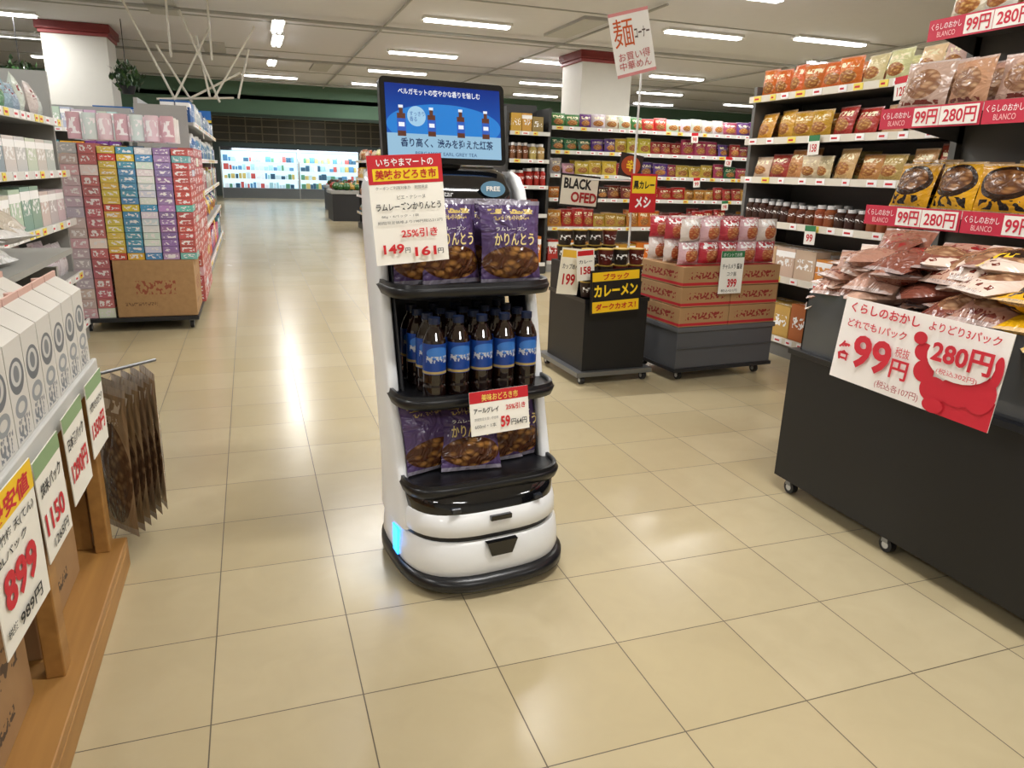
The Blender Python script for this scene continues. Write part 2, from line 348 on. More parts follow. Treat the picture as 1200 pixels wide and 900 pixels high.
def tray(z,cy,b,a):
    mb=MB(); mb.loft([(z-.034,0,cy+.01,a-.03,b-.03,4.5),(z-.026,0,cy,a-.006,b-.006,4.5),(z-.006,0,cy,a,b,4.5),(z,0,cy,a-.004,b-.004,4.5)],BLK,seg=64)
    mb.loft([(z,0,cy,a-.004,b-.004,4.5),(z+.01,0,cy,a-.006,b-.006,4.5)],BLK,seg=64,caps=False)
    mb.loft([(z+.01,0,cy,a-.006,b-.006,4.5),(z+.01,0,cy,a-.014,b-.014,4.5),(z+.001,0,cy,a-.016,b-.016,4.5)],BLK,seg=64,caps=False)
    mb.obj('tray',RB)
tray(.80,.07,.15,.236); tray(.52,.025,.16,.236); tray(.295,-.03,.16,.23)
mb=MB(); mb.loft([(.955,0,.18,.192,.075,4),(.99,0,.18,.196,.085,4),(1.04,0,.195,.195,.08,4),(1.08,0,.21,.184,.06,4),(1.095,0,.22,.16,.04,4)],GLS,seg=48)
mb.loft([(1.09,0,.20,.05,.018,4),(1.13,0,.2,.045,.015,4)],BLK,seg=24)
mb.obj('head_console',RB)
HP=empty('head_badge',T(0,.105,1.012)@RX(-8)@FR0,RB)
text(HP,'orionstar',-.095,.008,.085,.014,P('#e8e8e8'),.004,.01)
mb=MB(); mb.add([(.11+.038*math.cos(t*math.pi/12),.03+.022*math.sin(t*math.pi/12),.004) for t in range(24)],[tuple(range(24))],P('#5a86a0',.4)); mb.obj('sticker',HP); text(HP,'FREE',.089,.024,.042,.013,PAPER,.006,.03)
S=empty('screen',T(-.008,.17,1.213)@RX(-8)@FR0,RB)
w,h=.180,.109
def rr(w,h,r,z,k=6):
    o=[]
    for cx,cy,a0 in ((w-r,h-r,0),(-w+r,h-r,90),(-w+r,-h+r,180),(w-r,-h+r,270)):
        for i in range(k+1):
            t=math.radians(a0+90*i/k); o.append((cx+r*math.cos(t),cy+r*math.sin(t),z))
    return o
mb=MB(); A=rr(w,h,.014,0);B=rr(w,h,.014,-.02);D=rr(w-.03,h-.02,.014,-.035); n=len(A)
mb.add(A,[tuple(range(n))],GLS)
for P1,P2 in ((A,B),(B,D)): mb.add(P1+P2,[(i,n+i,n+(i+1)%n,(i+1)%n) for i in range(n)],BLK)
mb.add(D[::-1],[tuple(range(n))],BLK); mb.obj('bezel',S)
def E(c,s=1.):
    k=('E',c,s)
    if k not in _pc: _pc[k]=NT('lit_'+c[1:]).fin((0,0,0),.3,emi=C(c),es=s)
    return _pc[k]
def scr():
    n=NT('screen_gradient'); uvv,u,v=n.uv(); c=n.mix(v,lin('#1d6fd6'),lin('#0a2f8c')); c=n.mix(n.ell(u,v,.5,.45,.5,.3),c,lin('#2f8ae0')); return n.fin((0,0,0),.15,emi=c,es=.85)
mb=MB(); sw,sh=.166,.093
mb.add([(-sw,-sh,.001),(sw,-sh,.001),(sw,sh,.001),(-sw,sh,.001)],[(0,1,2,3)],scr())
mb.add([(-sw,-sh,.0015),(sw,-sh,.0015),(sw,-sh+.06,.0015),(-sw,-sh+.06,.0015)],[(0,1,2,3)],E('#a4d0ec',.8))
for bx,by,sz in [(-.125,.0,.9),(-.04,.0,.85),(.045,.0,.85),(.12,.0,.85)]:
    def q(x0,y0,x1,y1,m,z): mb.add([(bx+x0*sz,by+y0*sz,z),(bx+x1*sz,by+y0*sz,z),(bx+x1*sz,by+y1*sz,z),(bx+x0*sz,by+y1*sz,z)],[(0,1,2,3)],m)
    q(-.013,-.045,.013,.02,E('#5a2a12'),.002); q(-.0135,-.03,.0135,.005,E('#2458b8'),.0025); q(-.006,.02,.006,.035,E('#5a2a12'),.002); q(-.007,.035,.007,.043,E('#e8eef8'),.002); q(-.009,-.018,.009,-.006,E('#f0f4fb'),.003)
mb.add([(-.082+.026*math.cos(t*math.pi/12),.012+.026*math.sin(t*math.pi/12),.0018) for t in range(24)],[tuple(range(24))],E('#a8d4f0',.9))
mb.obj('display',S)
text(S,'ベルガモットの爽やかな香りを愉しむ',-.13,.066,.235,.016,E('#ffffff'),.003,.01)
text(S,'香り高く、渋みを抑えた紅茶',-.13,-.068,.27,.024,E('#0c2a55'),.003,.02)
text(S,'BERGAMOT EARL GREY TEA',-.09,-.088,.18,.009,E('#123a70'),.003,.0)
text(S,'すっきり\n香る',-.102,-.002,.042,.026,E('#1c4c9c'),.003,.0)
# goods on robot
def robM(x,y,z): return RP@T(x,y,z)
PU=lin('#52406a'); PU2=lin('#46355a')
GOLD=P('#e6d290',.4)
def karinto(mb,lst,z,w,h):
    for (x,y,rz,tl,c,tx) in lst:
        M=robM(x,y,z)@RZ(rz)@RX(-tl); mb.bag(M,w,h,.06,MB_PUR,c,10,12)
    o=mb.obj('snack_bags')
    for (x,y,rz,tl,c,tx) in lst:
        if not tx: continue
        e=empty('print',robM(x,y,z)@RZ(rz)@RX(-tl)@T(0,-.0305,h*.5)@FR0@RX(3),o)
        text(e,'かりんとう',-w*.32,-.010,w*.64,.032,GOLD,0,.02); text(e,'ラムレーズン',-w*.3,.028,w*.5,.010,PAPER,0,.0); text(e,'くらしのおかし',-w*.2,.057,w*.4,.012,GOLD,-.004,.0)
karinto(MB(),[(.105,-.035,-4,8,PU,1),(-.055,-.005,9,9,PU,1),(-.13,.0,8,11,PU2,0),(.12,.035,3,6,PU2,0),(-.0,.045,-3,6,PU2,0),(.09,.085,0,5,PU,0),(-.08,.085,0,5,PU,0)],.802,.175,.215)
karinto(MB(),[(.135,-.055,8,14,PU,1),(-.03,-.095,-10,22,PU,1),(.06,-.065,2,18,PU2,0),(-.125,-.055,14,14,PU,0),(-.05,-.02,0,12,PU2,0),(.06,-.01,0,10,PU,0),(-.13,-.0,8,10,PU2,0),(.12,.01,0,8,PU,0)],.30,.17,.2)
TEA=P('#170906',.08,coat=.8,nm='dark_tea')
def lab():
    n=NT('tea_label'); uvv,u,v=n.uv(); c=lin('#143e8c')
    c=n.mix(n.ell(u,v,.5,.7,.34,.2),c,lin('#3a76c4')); g=n.M('MULTIPLY',n.glyph(u,v,12,9,None,.5),n.M('MULTIPLY',n.band(v,.38,.6),n.band(u,.15,.85))); c=n.mix(g,c,lin('#b8bcc4')); c=n.mix(n.band(v,.02,.1),c,lin('#b09a60')); return n.fin(c,.3)
LAB=lab(); CAP=P('#14203c',.35)
bp=[(0,0,TEA),(.027,0,TEA),(.0305,.006,TEA),(.0305,.03,TEA),(.029,.036,TEA),(.0305,.042,TEA),(.0305,.065,LAB),(.0305,.145,TEA),(.029,.153,TEA),(.022,.172,TEA),(.0135,.186,TEA),(.0135,.192,CAP),(.015,.193,CAP),(.015,.209,CAP),(0,.21,CAP)]
mb=MB()
for j in range(4):
    for i in range(5):
        mb.lathe(robM(-.135+i*.066+(j%2)*.004,-.085+j*.065,.521),bp,20)
mb.obj('tea_bottles')
card('price_card',frame((.362,1.785,.995),(.995,.1,.0),(0,.05,1))@RZ(4),.185,.255,'#fbf8ef',[
 ('r',0,.74,1,.26,'#c81e2c'),('r',.06,.77,.88,.11,'#f5d21e'),('t','いちやまマートの',.12,.9,.76,.07,'#ffffff'),('t','美味おどろき市',.09,.785,.82,.085,'#c0101c',.02),
 ('t','クーポンご利用対象外　期間限定',.08,.69,.7,.03,'#555555',0.),('t','ピエ・ナシーヌ',.35,.60,.38,.035,'#333333',0.),('t','ラムレーズンかりんとう',.06,.50,.88,.07,'#1a1a1a',.02),
 ('t','88g・4パック・1袋',.12,.43,.5,.03,'#444444',0.),('t','期間限定価格より198円税込213円',.06,.375,.88,.03,'#444444',0.),('t','25%引き',.36,.24,.5,.085,'#d01c26',.02),
 ('t','149',.1,.1,.28,.09,'#d01c26',.03),('t','円',.39,.1,.07,.05,'#333333'),('t','161',.52,.06,.3,.09,'#d01c26',.03),('t','円',.84,.07,.08,.05,'#333333')])
card('price_card',frame((.575,1.69,.495),(.995,.09,0),(0,.12,1))@RZ(2),.165,.115,'#fbf8ef',[
 ('r',0,.74,1,.26,'#c81e2c'),('t','美味おどろき市',.2,.77,.62,.16,'#f8e26a',.01),('t','アールグレイ',.06,.5,.42,.13,'#222222',.02),('t','25%引き',.6,.5,.34,.14,'#d01c26',.02),
 ('t','600ml・1本',.06,.16,.36,.1,'#555555',0.),('t','59',.5,.12,.16,.26,'#d01c26',.03),('t','円64円',.68,.14,.27,.14,'#333333',.01),('t','期間限定お買い得価格',.06,.34,.4,.07,'#888888',0.)])
# ---------------------------------------------------------------- gondola shelving
SNK=['#c8281e','#e8a020','#2c6a34','#2a4a9a','#d8d0c0','#7a3a8a','#e06a28','#f0d040','#b01830','#e8e4dc','#3a8a8a','#d05080']
def fill(mb,L,z,depth,h,kind,pal,rr_=R,rows=2,w=None,mats=None,y0=0.):
    x=.02
    while x<L-.05:
        col=C(rr_.choice(pal)); n=rr_.randint(1,3); ww=w or {'bag':.15,'box':.11,'jar':.08,'pack':.2,'bot':.075}[kind]; ww*=rr_.uniform(.85,1.2) if not w else 1
        hh=h*rr_.uniform(.7,1.)
        for k in range(n):
            if x+ww>L: x=L; break
            for r in range(rows):
                y=y0+.02+r*.12; c=tuple(min(1,q*rr_.uniform(.8,1.1)) for q in col)
                if kind=='bag': mb.bag(T(x+ww/2,y+.04+rr_.uniform(-.015,.02),z)@RZ(rr_.uniform(-12,12))@RX(-rr_.uniform(2,16)),ww*1.05,hh*rr_.uniform(.92,1.05),.075,(mats or [MB_GEN])[0],c,6,7)
                elif kind in('box','pack'): mb.box(x+.003,x+ww-.003,y,y+.11,z,z+hh,(mats or [BX,BXW])[rr_.randrange(len(mats or [0,0]))],c)
                elif kind in('jar','bot'):
                    mb.lathe(T(x+ww/2,y+.04,z),[(0,0,VC),(ww*.46,0,VC),(ww*.46,hh*.25,BX),(ww*.46,hh*.7,VC),(ww*.28,hh*.82,VC),(ww*.3,hh*.83,VC,C('#d8d8d8')),(ww*.3,hh,VC,C('#c8c8c8')),(0,hh,VC)],10,c)
            x+=ww
        x+=.004
def gondola(name,loc,rz,L,levels,top,depth=.42,rail='#e0e0dc',frame_c='#a4a4a2',railh=.035,tags=True,cards=0,sides=True):
    e=empty(name,T(*loc)@RZ(rz)); fr=MB(); FC=P(frame_c,.45)
    fr.box(0,L,0,depth,0,.1,FC); fr.box(0,L,depth,depth+.03,0,top,FC)
    sy=depth*.1 if sides else depth-.03
    fr.box(-.03,0,sy,depth+.03,0,top-.05,FC); fr.box(L,L+.03,sy,depth+.03,0,top-.05,FC)
    pr=MB()
    for lv in levels:
        z,h,k,pal=lv[:4]; w=lv[4] if len(lv)>4 else None; mats=lv[5] if len(lv)>5 else None; y0=lv[6] if len(lv)>6 else 0.
        if z>.12: fr.box(0,L,y0,depth,z-.025,z,FC)
        if not sides:
            for bx in (0,L-.004): fr.add([(bx,y0+.03,z-.025),(bx,depth,z-.025),(bx,depth,z-.10),(bx,y0+.03,z-.035)],[(0,1,2,3)],FC)
        fr.box(0,L,y0-.012,y0,z-railh,z+.005,P(rail,.4))
        if tags:
            x=.05
            while x<L-.1:
                c=R.choice(['#ffffff','#ffffff','#f4e060','#f8f8f8']); ww=R.uniform(.05,.08); fr.box(x,x+ww,y0-.015,y0-.012,z-railh+.003,z+.002,P(c,.5))
                fr.box(x+.01,x+ww-.02,y0-.0158,y0-.015,z-railh*.6,z-railh*.3,RED); x+=ww+R.uniform(.03,.14)
        for q in range(cards):
            x=R.uniform(.1,L-.1); card('pop_card',T(x,y0-.03,z-.05)@FR0@RZ(R.uniform(-5,5)),.09,.11,'#f7f5ee',[('r',0,.7,1,.3,R.choice(['#cf1f30','#f0c820','#2c7a4a'])),('t',R.choice(['98','158','128','99','198']),.2,.15,.6,.4,'#c81c24',.02)],parent=e)
        fill(pr,L,z,depth,h,k,pal,w=w,mats=mats,y0=y0)
    fr.obj('shelf_frame',e); pr.obj('goods',e); return e
A1=['#b8b4b0','#5a2a6a','#3a7a3a','#d4d0c8','#a04060','#7890a8','#c8382c']; A2=['#b0305a','#5a3a8a','#2a6a4a','#c8a8b8','#c07080','#a02828','#d8c040']; A3=['#b82820','#d07a20','#7a2a1a','#c89030','#402018']
gondola('shelving_unit',(3.15,7.75,0),0,3.6,[(1.58,.2,'bag',A1),(1.33,.18,'bag',A2),(1.08,.18,'bag',A2),(.82,.17,'bag',A3),(.5,.22,'bag',A3),(.12,.25,'box',A3)],1.72,cards=1)
gondola('shelving_unit',(2.62,7.6,0),0,.45,[(1.5,.22,'box',['#4a6a8a','#a08050','#caa040']),(1.22,.2,'jar',['#c8a060','#7a4a2a']),(.95,.2,'jar',['#b02a20','#d8b040']),(.65,.2,'box',A3),(.12,.3,'box',A3)],1.8,frame_c='#3a3a3a')
A4=['#b83020','#e0a820','#d87028','#e8d8a0','#a02018','#d8c8b8']
gondola('shelving_unit',(3.15,4.3,0),-90,2.0,[(1.60,.2,'bag',A4),(1.34,.2,'bag',['#b8701c','#a83028','#d09830','#e0c8a0']),(1.10,.19,'bag',['#c89858','#d0b078','#a04030','#e0d0a8']),(.83,.15,'jar',['#6a3018','#8a4828','#3a1c10']),(.5,.2,'pack',['#d08838','#c8b898']),(.12,.25,'pack',['#c06030','#d0a858'])],1.72,rail='#e4ded0',cards=1,frame_c='#6c6c6a')
gondola('shelving_unit',(6.9,7.4,0),-60,3.0,[(1.6,.2,'bag',A4),(1.33,.2,'bag',A4),(1.05,.2,'bag',A4),(.75,.2,'bag',A4)],1.8)
YE=['#d89c14','#e0a818']
G=gondola('shelving_unit',(2.27,2.28,0),-90,1.7,[(1.66,.17,'bag',['#c83828','#d8c8b8','#c87030'],.13,None,.16),(1.345,.21,'bag',['#b9917c','#b08570','#bf9884'],.18,[MB_PNK]),(1.0,.225,'bag',YE,.195,[MB_YEL]),(.68,.2,'bag',YE,.175,[MB_YEL]),(.12,.3,'box',A4)],2.1,rail='#f0ece6',railh=.02,tags=False,frame_c='#6c6c6a',sides=False)
for z,yo in ((1.345,0),(1.0,0),(1.66,.16)):
    for k,x in enumerate((0,.42,.84,1.26)):
        card('shelf_price_strip',T(x+.21,yo-.016,z-.028)@FR0,.415,.072,'#c42a44',[('r',.36,.08,.26,.84,'#f2efe8'),('t','くらしのおかし',.03,.5,.3,.3,'#ffffff',0.),('t','BLANCO',.1,.15,.18,.25,'#f8c8c8',0.),('t','99円',.38,.15,.22,.68,'#c8203a',.02),('r',.63,.08,.35,.84,'#f2efe8'),('t','280円',.66,.15,.3,.68,'#c8203a',.02)],parent=G)
# ---------------------------------------------------------------- black promo table
e=empty('promo_table'); mb=MB()
X,XR,YN,YF,ZT=1.75,2.22,.35,2.0,.51
mb.box(X,XR,YN,YF,.055,ZT,MATB); mb.box(X-.008,XR,YN-.005,YF+.008,ZT,ZT+.018,BLK)
mb.box(X-.0015,X,1.0-.003,1.0+.003,.06,ZT,P('#050505'))
mb.obj('cabinet',e,bevel=.004)
mb=MB()
def caster(mb,x,y,r=.024):
    mb.lathe(T(x-.01,y,r+.001)@RY(90),[(0,0,DK),(r,0,DK),(r,.022,DK),(0,.022,DK)],16); mb.lathe(T(x-.0115,y,r)@RY(90),[(0,0,LG),(r*.5,0,LG),(r*.5,.025,LG),(0,.025,LG)],12)
    mb.box(x-.016,x+.016,y-.012,y+.012,r*1.4,.056,MET)
for x in (X+.03,XR-.05):
    for y in (YF-.06,1.5,.45): caster(mb,x,y)
mb.obj('casters',e)
mb=MB(); BN=P('#4f5154',.12,coat=.5,nm='acrylic_bin')
mb.box(X+.02,X+.026,.5,YF-.02,ZT+.018,.74,BN); mb.box(X+.02,XR-.02,YF-.026,YF-.02,ZT+.018,.74,BN); mb.box(XR-.026,XR-.02,.5,YF-.02,ZT+.018,.74,BN); mb.box(X+.02,XR-.02,.5,.506,ZT+.018,.74,BN); mb.box(X+.03,XR-.03,.51,YF-.03,ZT+.02,.70,DK)
mb.obj('bin',e)
mb=MB(); r2=random.Random(5)
for k in range(190):
    fk=k/190.; y=r2.uniform(.6,1.97); x=r2.uniform(X+.07+.05*fk,XR-.08-.05*fk); hump=max(.1,1-abs((x-2.0)/.30)**2)*max(.3,min(1,(2.06-y)/.2)); z=.725+.175*hump*fk
    yel= y<1.44+.3*(x-1.98)/.3+r2.uniform(-.05,.05)
    if yel: c=r2.choice([lin('#dfac18'),lin('#d4a014'),lin('#e8bc2c')]); m=r2.choice([MB_PLN,MB_PLN,MB_YEL])
    else: c=r2.choice([lin('#b08674'),lin('#a27664'),lin('#c09a86'),lin('#8f5f4e'),lin('#d9c4b6'),lin('#7a4436')]); m=r2.choice([MB_PLN,MB_PNK,MB_PNK])
    mb.bag(T(x,y,z)@RZ(r2.uniform(-40,-140))@RX(-r2.uniform(55,95))@T(0,0,-.11),.16,.22,.075,m,c,7,9)
mb.obj('snack_bag_pile')
CL='#fbf6f2'; RD='#cf2436'
card('price_sign',frame((1.635,1.42,.645),(-.02,-1,0),(.09,0,1)),.53,.24,CL,[
 ('r',.70,.0,.30,.30,RD),('e',.575,.60,.055,.10,RD),('e',.60,.40,.06,.12,RD),('e',.68,.24,.08,.14,RD),('e',.80,.28,.10,.14,RD),('e',.92,.34,.08,.2,RD),('e',.54,.74,.04,.07,RD),('e',.975,.6,.025,.16,RD),('e',.70,.08,.06,.08,RD),
 ('e',.78,.62,.18,.24,CL),
 ('t','くらしのおかし',.06,.84,.46,.12,RD,.02),('t','どれでも1パック',.06,.66,.40,.10,RD,.015),('t','各',.03,.24,.10,.24,RD,.02),('t','99',.14,.2,.26,.4,RD,.03),('t','円',.41,.22,.11,.22,RD,.02),('t','税抜',.42,.47,.09,.11,RD,0.),('t','(税込各107円)',.34,.05,.28,.1,'#a81c2c',0.),
 ('t','よりどり3パック',.58,.85,.38,.1,RD,.015),('t','280円',.63,.53,.32,.24,RD,.03),('t','(税込302円)',.68,.42,.22,.07,RD,0.)])
# ---------------------------------------------------------------- noodle stack
nm=T(2.14,3.33,0)@RZ(4)
e=empty('noodle_dolly',nm); mb=MB(); GR=P('#54565b',.4)
mb.box(0,.66,0,.44,.075,.305,GR); mb.box(-.008,.668,-.008,.448,.28,.305,P('#5e6064',.4)); mb.box(.0,.66,-.004,0,.18,.19,P('#45474b')); mb.box(-.01,.67,-.01,.45,.055,.075,DK)
for x in (.06,.6):
    for y in (.05,.39): caster(mb,x,y)
mb.obj('folding_container',e,bevel=.005)
mb=MB()
for k in range(3):
    for i in range(2): mb.box(.0+i*.332,.328+i*.332,.0,.43,.306+k*.11,.306+k*.11+.107,CB3,lin('#a9835a'),nm)
mb.obj('cardboard_cartons',bevel=.003)
mb=MB()
NB=bagmat('noodle_pack',pc=(.45,.1,.04),pc2=(.8,.5,.2),pcy=.42,prx=.3,pry=.32,txt='#ffffff',ty=(.7,.95),su=8,sv=8)
for k in range(2):
    for i in range(5):
        for j in range(3):
            mb.bag(nm@T(.07+i*.13,.07+j*.14,.638+k*.12)@RZ(R.uniform(-6,6)),.135,.12,.10,NB,R.choice([lin('#d9b0b8'),lin('#b83a48'),lin('#c03040'),lin('#e2d6d0')]),6,6)
mb.obj('instant_noodle_packs')
card('price_card',nm@FS((.30,-.02,.60)),.155,.23,'#f7f5ee',[('r',0,.85,1,.15,'#2c7a4a'),('t','ポイントでお得',.08,.87,.8,.09,'#ffffff',0.),('t','チャルメラ 醤油',.08,.58,.84,.13,'#222222',.01),('t','コク旨',.3,.42,.4,.1,'#444444',0.),('t','399',.35,.15,.4,.2,'#c8202c',.03),('t','税込431円',.1,.04,.7,.07,'#555555',0.)])
# ---------------------------------------------------------------- black noodle table
nt=T(1.62,3.42,0)@RZ(2)
e=empty('noodle_display_table',nt); mb=MB()
mb.box(0,.38,0,.45,.07,.46,MATB); mb.box(-.006,.386,-.006,.456,.44,.46,BLK); mb.box(0,.38,.32,.45,.46,.62,MATB)
mb.box(-.04,.42,-.03,.5,.045,.07,MET)
for x in (.0,.38):
    for y in (.0,.45): caster(mb,x,y)
mb.obj('cabinet',e)
mb=MB()
for (x0,y0,z0,rows,nn) in [(.0,.02,.461,3,4),(.0,.33,.621,2,4)]:
    for k in range(rows):
        for i in range(nn):
            mb.lathe(nt@T(x0+.05+i*.094,y0+.06,z0+k*.085),[(0,0,VC),(.034,0,BX),(.044,.078,VC,C('#b0923a')),(.045,.083,VC,C('#c8a850')),(0,.083,VC)],14,C(R.choice(['#2c1512','#5a1810','#241a14'])))
mb.obj('cup_noodles')
card('promo_sign',nt@FS((.155,-.04,.505),3),.30,.235,'#15100e',[('r',.04,.05,.92,.9,'#f2c418'),('r',.04,.30,.92,.45,'#15100e'),('t','ブラック',.25,.77,.5,.14,'#c01818',.03),('t','カレーメン',.07,.40,.86,.27,'#f8d020',.04),('t','ダークカオス！',.1,.1,.8,.15,'#c01818',.03)])
card('promo_sign',nt@FS((-.07,.06,.60),-6),.12,.24,'#f0ead8',[('r',.05,.8,.9,.16,'#e0b030'),('t','199',.2,.2,.6,.25,'#c01818',.03),('t','カップめん',.12,.55,.76,.12,'#333333',.01)])
card('promo_sign',nt@FS((-.01,.0,.64),4),.10,.16,'#f2eee2',[('r',.05,.8,.9,.16,'#c81c24'),('t','158',.2,.2,.6,.25,'#c01818',.03),('t','カレー',.12,.55,.76,.12,'#333333',.01)])
card('promo_sign',nt@FS((.08,.30,1.0),-4),.24,.17,'#15100e',[('r',.04,.06,.92,.88,'#ded8c8'),('t','BLACK',.1,.55,.7,.33,'#15100e',.04),('t','OFED',.3,.14,.65,.33,'#a01818',.04)])
card('promo_sign',nt@FS((.36,.1,1.0),0),.16,.2,'#c81c24',[('r',.06,.5,.88,.44,'#f4cf28'),('t','黒カレー',.1,.6,.8,.22,'#15100e',.04),('t','メシ',.2,.12,.6,.3,'#ffffff',.04)])
card('promo_sign',nt@FS((.33,.2,1.14),-8),.14,.12,'#2a1a14',[('e',.5,.5,.42,.42,'#b04a20'),('t','辛',.3,.25,.4,.5,'#f4cf28',.04)])
e=empty('aisle_sign',nt@T(.335,.17,.462)); mb=MB()
mb.tube((0,0,.0),(0,0,1.2),.006,P('#d8d8d8',.3)); mb.box(-.04,.04,-.04,.04,.0,.01,DK); mb.tube((-.26,0,.60),(.06,0,.60),.004,P('#d8d8d8',.3))
mb.obj('pole',e)
card('sign_board',T(-.075,-.02,1.27)@frame((0,0,0),(1,.0,.10),(-.1,0,1))@RZ(10),.23,.30,'#f0eee9',[('r',.0,.0,1,.05,'#d88c8c'),('r',0,.95,1,.05,'#d88c8c'),('t','麺',.06,.46,.5,.44,'#d05a1c',.0),('t','コーナー',.58,.55,.38,.17,'#5a4a44',.02),('t','お買い得\n中華めん',.1,.10,.8,.28,'#c05050',.0)],parent=e)
# ---------------------------------------------------------------- left near: wooden stand with sake cartons
e=empty('wooden_display_stand'); mb=MB()
XF=-.42
mb.box(-1.0,XF,.75,2.10,.555,.58,WD); mb.box(XF,XF+.012,.75,2.10,.54,.59,P('#c8c8c4',.4))
mb.box(-.98,-.385,.7,2.06,.06,.085,WD); mb.box(-.98,-.94,.7,2.06,0,.06,WD); mb.box(-.425,-.385,.7,2.06,0,.06,WD)
for y in (.8,1.46,1.98): mb.box(-.45,-.415,y,y+.05,.085,.555,WD); mb.box(-.98,-.945,y,y+.05,.085,.555,WD)
mb.box(-.96,-.46,2.01,2.03,.085,.555,WD)
mb.obj('stand_frame',e,bevel=.003)
mb=MB()
mb.box(-.93,-.46,1.06,1.42,.086,.30,CB2); mb.box(-.93,-.46,.70,1.04,.086,.32,CB2); mb.box(-.93,-.47,1.53,1.9,.086,.34,CB2)
mb.box(-.93,-.47,1.07,1.40,.302,.50,CB2)
mb.obj('cardboard_cartons',bevel=.004)
mb=MB()
for j in range(4):
    for i in range(12):
        y=.78+i*.109; x=XF-.105-j*.112
        mb.box(x,x+.105,y,y+.104,.581,.775,BSK,lin('#cfccc6'))
        mb.add([(x,y,.775),(x+.105,y,.775),(x+.105,y+.104,.775),(x,y+.104,.775),(x+.0525,y,.81),(x+.0525,y+.104,.81)],[(0,1,4),(1,2,5,4),(2,3,5),(3,0,4,5)],P('#c9c4ba',.5))
        mb.box(x+.05,x+.055,y,y+.104,.80,.822,P('#cfa79a',.5))
        if (i+j)%2: mb.lathe(T(x+.028,y+.05,.79),[(0,0,VC),(.014,0,VC),(.014,.02,VC),(0,.02,VC)],10,lin('#b88878'))
mb.obj('sake_cartons')
LW=['#cfd4d4','#b8c8c0','#d8d0d0','#90b09c','#d6c2c8','#98a8b8','#4a8a5a']
BG=['#c8c0b4','#b0a894','#d8d4cc','#a8b0a0','#c49a78']
G2=gondola('shelving_unit',(-.66,2.25,0),90,.95,[(.44,.2,'bag',BG,None,[MB_PLN]),(.12,.22,'bag',BG,None,[MB_PLN])],.74,frame_c='#9a9a96',depth=.57)
mb=MB(); mb.box(-.03,.98,0,.6,.74,.76,P('#9a9a96',.45)); mb.obj('top_board',G2)
mb=MB(); r3=random.Random(9)
for k in range(46):
    mb.bag(T(r3.uniform(-1.12,-.78),r3.uniform(2.35,3.1),.80+.12*(k/46))@RZ(r3.uniform(60,120))@RX(-r3.uniform(65,95))@T(0,0,-.1),.17,.22,.07,MB_PLN,r3.choice([lin('#cdcdc8'),lin('#bfb4a4'),lin('#d8d4d0'),lin('#a8b0a4')]),6,6)
mb.obj('snack_bags')
YR='#cc2230'
def lefttag(y,z,w,h,items,base='#f4f1e6',ang=-6,x=-.400,tilt=0):
    return card('price_tag',T(x,y,z)@RZ(ang)@frame((0,0,0),(0,1,0),(0.04,0,1))@RZ(tilt),w,h,base,items)
lefttag(1.275,.455,.19,.27,[('r',0,.80,1,.2,'#f4c81c'),('t','最安値',.1,.82,.8,.14,YR,.03),('t','松竹梅 天(てん)',.08,.68,.84,.08,'#222222',.01),('t','2Lパック',.1,.58,.6,.06,'#222222'),('t','899',.12,.26,.7,.26,YR,.04),('t','税抜',.05,.12,.2,.06,'#333333'),('t','989円',.3,.08,.5,.1,'#222222',.02)],tilt=5)
lefttag(1.49,.465,.13,.22,[('r',0,.84,1,.16,'#8aa87a'),('t','純米パック',.1,.62,.8,.13,'#222222',.02),('t','1150',.08,.25,.75,.22,YR,.03),('t','1265円',.25,.07,.6,.11,'#222222',.01)],tilt=8,x=-.394)
lefttag(1.69,.485,.125,.21,[('r',0,.84,1,.16,'#8aa87a'),('t','日本酒パック',.1,.60,.8,.14,'#222222',.02),('t','1290円',.08,.22,.8,.25,YR,.03)],tilt=9,x=-.388)
lefttag(1.90,.50,.12,.19,[('r',0,.82,1,.18,'#8aa87a'),('t','1350円',.08,.22,.8,.25,YR,.03),('t','大関のものがたり',.1,.6,.8,.12,'#222222',.02)],tilt=7,x=-.384)
mb=MB()
for k in range(6): mb.bag(T(-.405+k*.016,2.12+k*.035,.08)@RZ(-48-k*4)@RY(2),.15,.43,.035,MB_BRN,lin(['#9a8468','#8a7254','#a48c6c','#86705a','#9a8468','#ac967a'][k]),8,12)
mb.tube((-.46,2.10,.535),(-.30,2.33,.52),.005,MET)
mb.obj('hanging_bags')
gondola('shelving_unit',(-1.02,3.3,0),90,1.85,[(1.30,.22,'bag',LW,None,[MB_PLN]),(1.02,.22,'pack',LW,None,[BXW]),(.74,.22,'pack',LW,None,[BXW]),(.42,.25,'bag',LW,None,[MB_PLN]),(.12,.24,'pack',LW)],1.62,frame_c='#9a9a96')
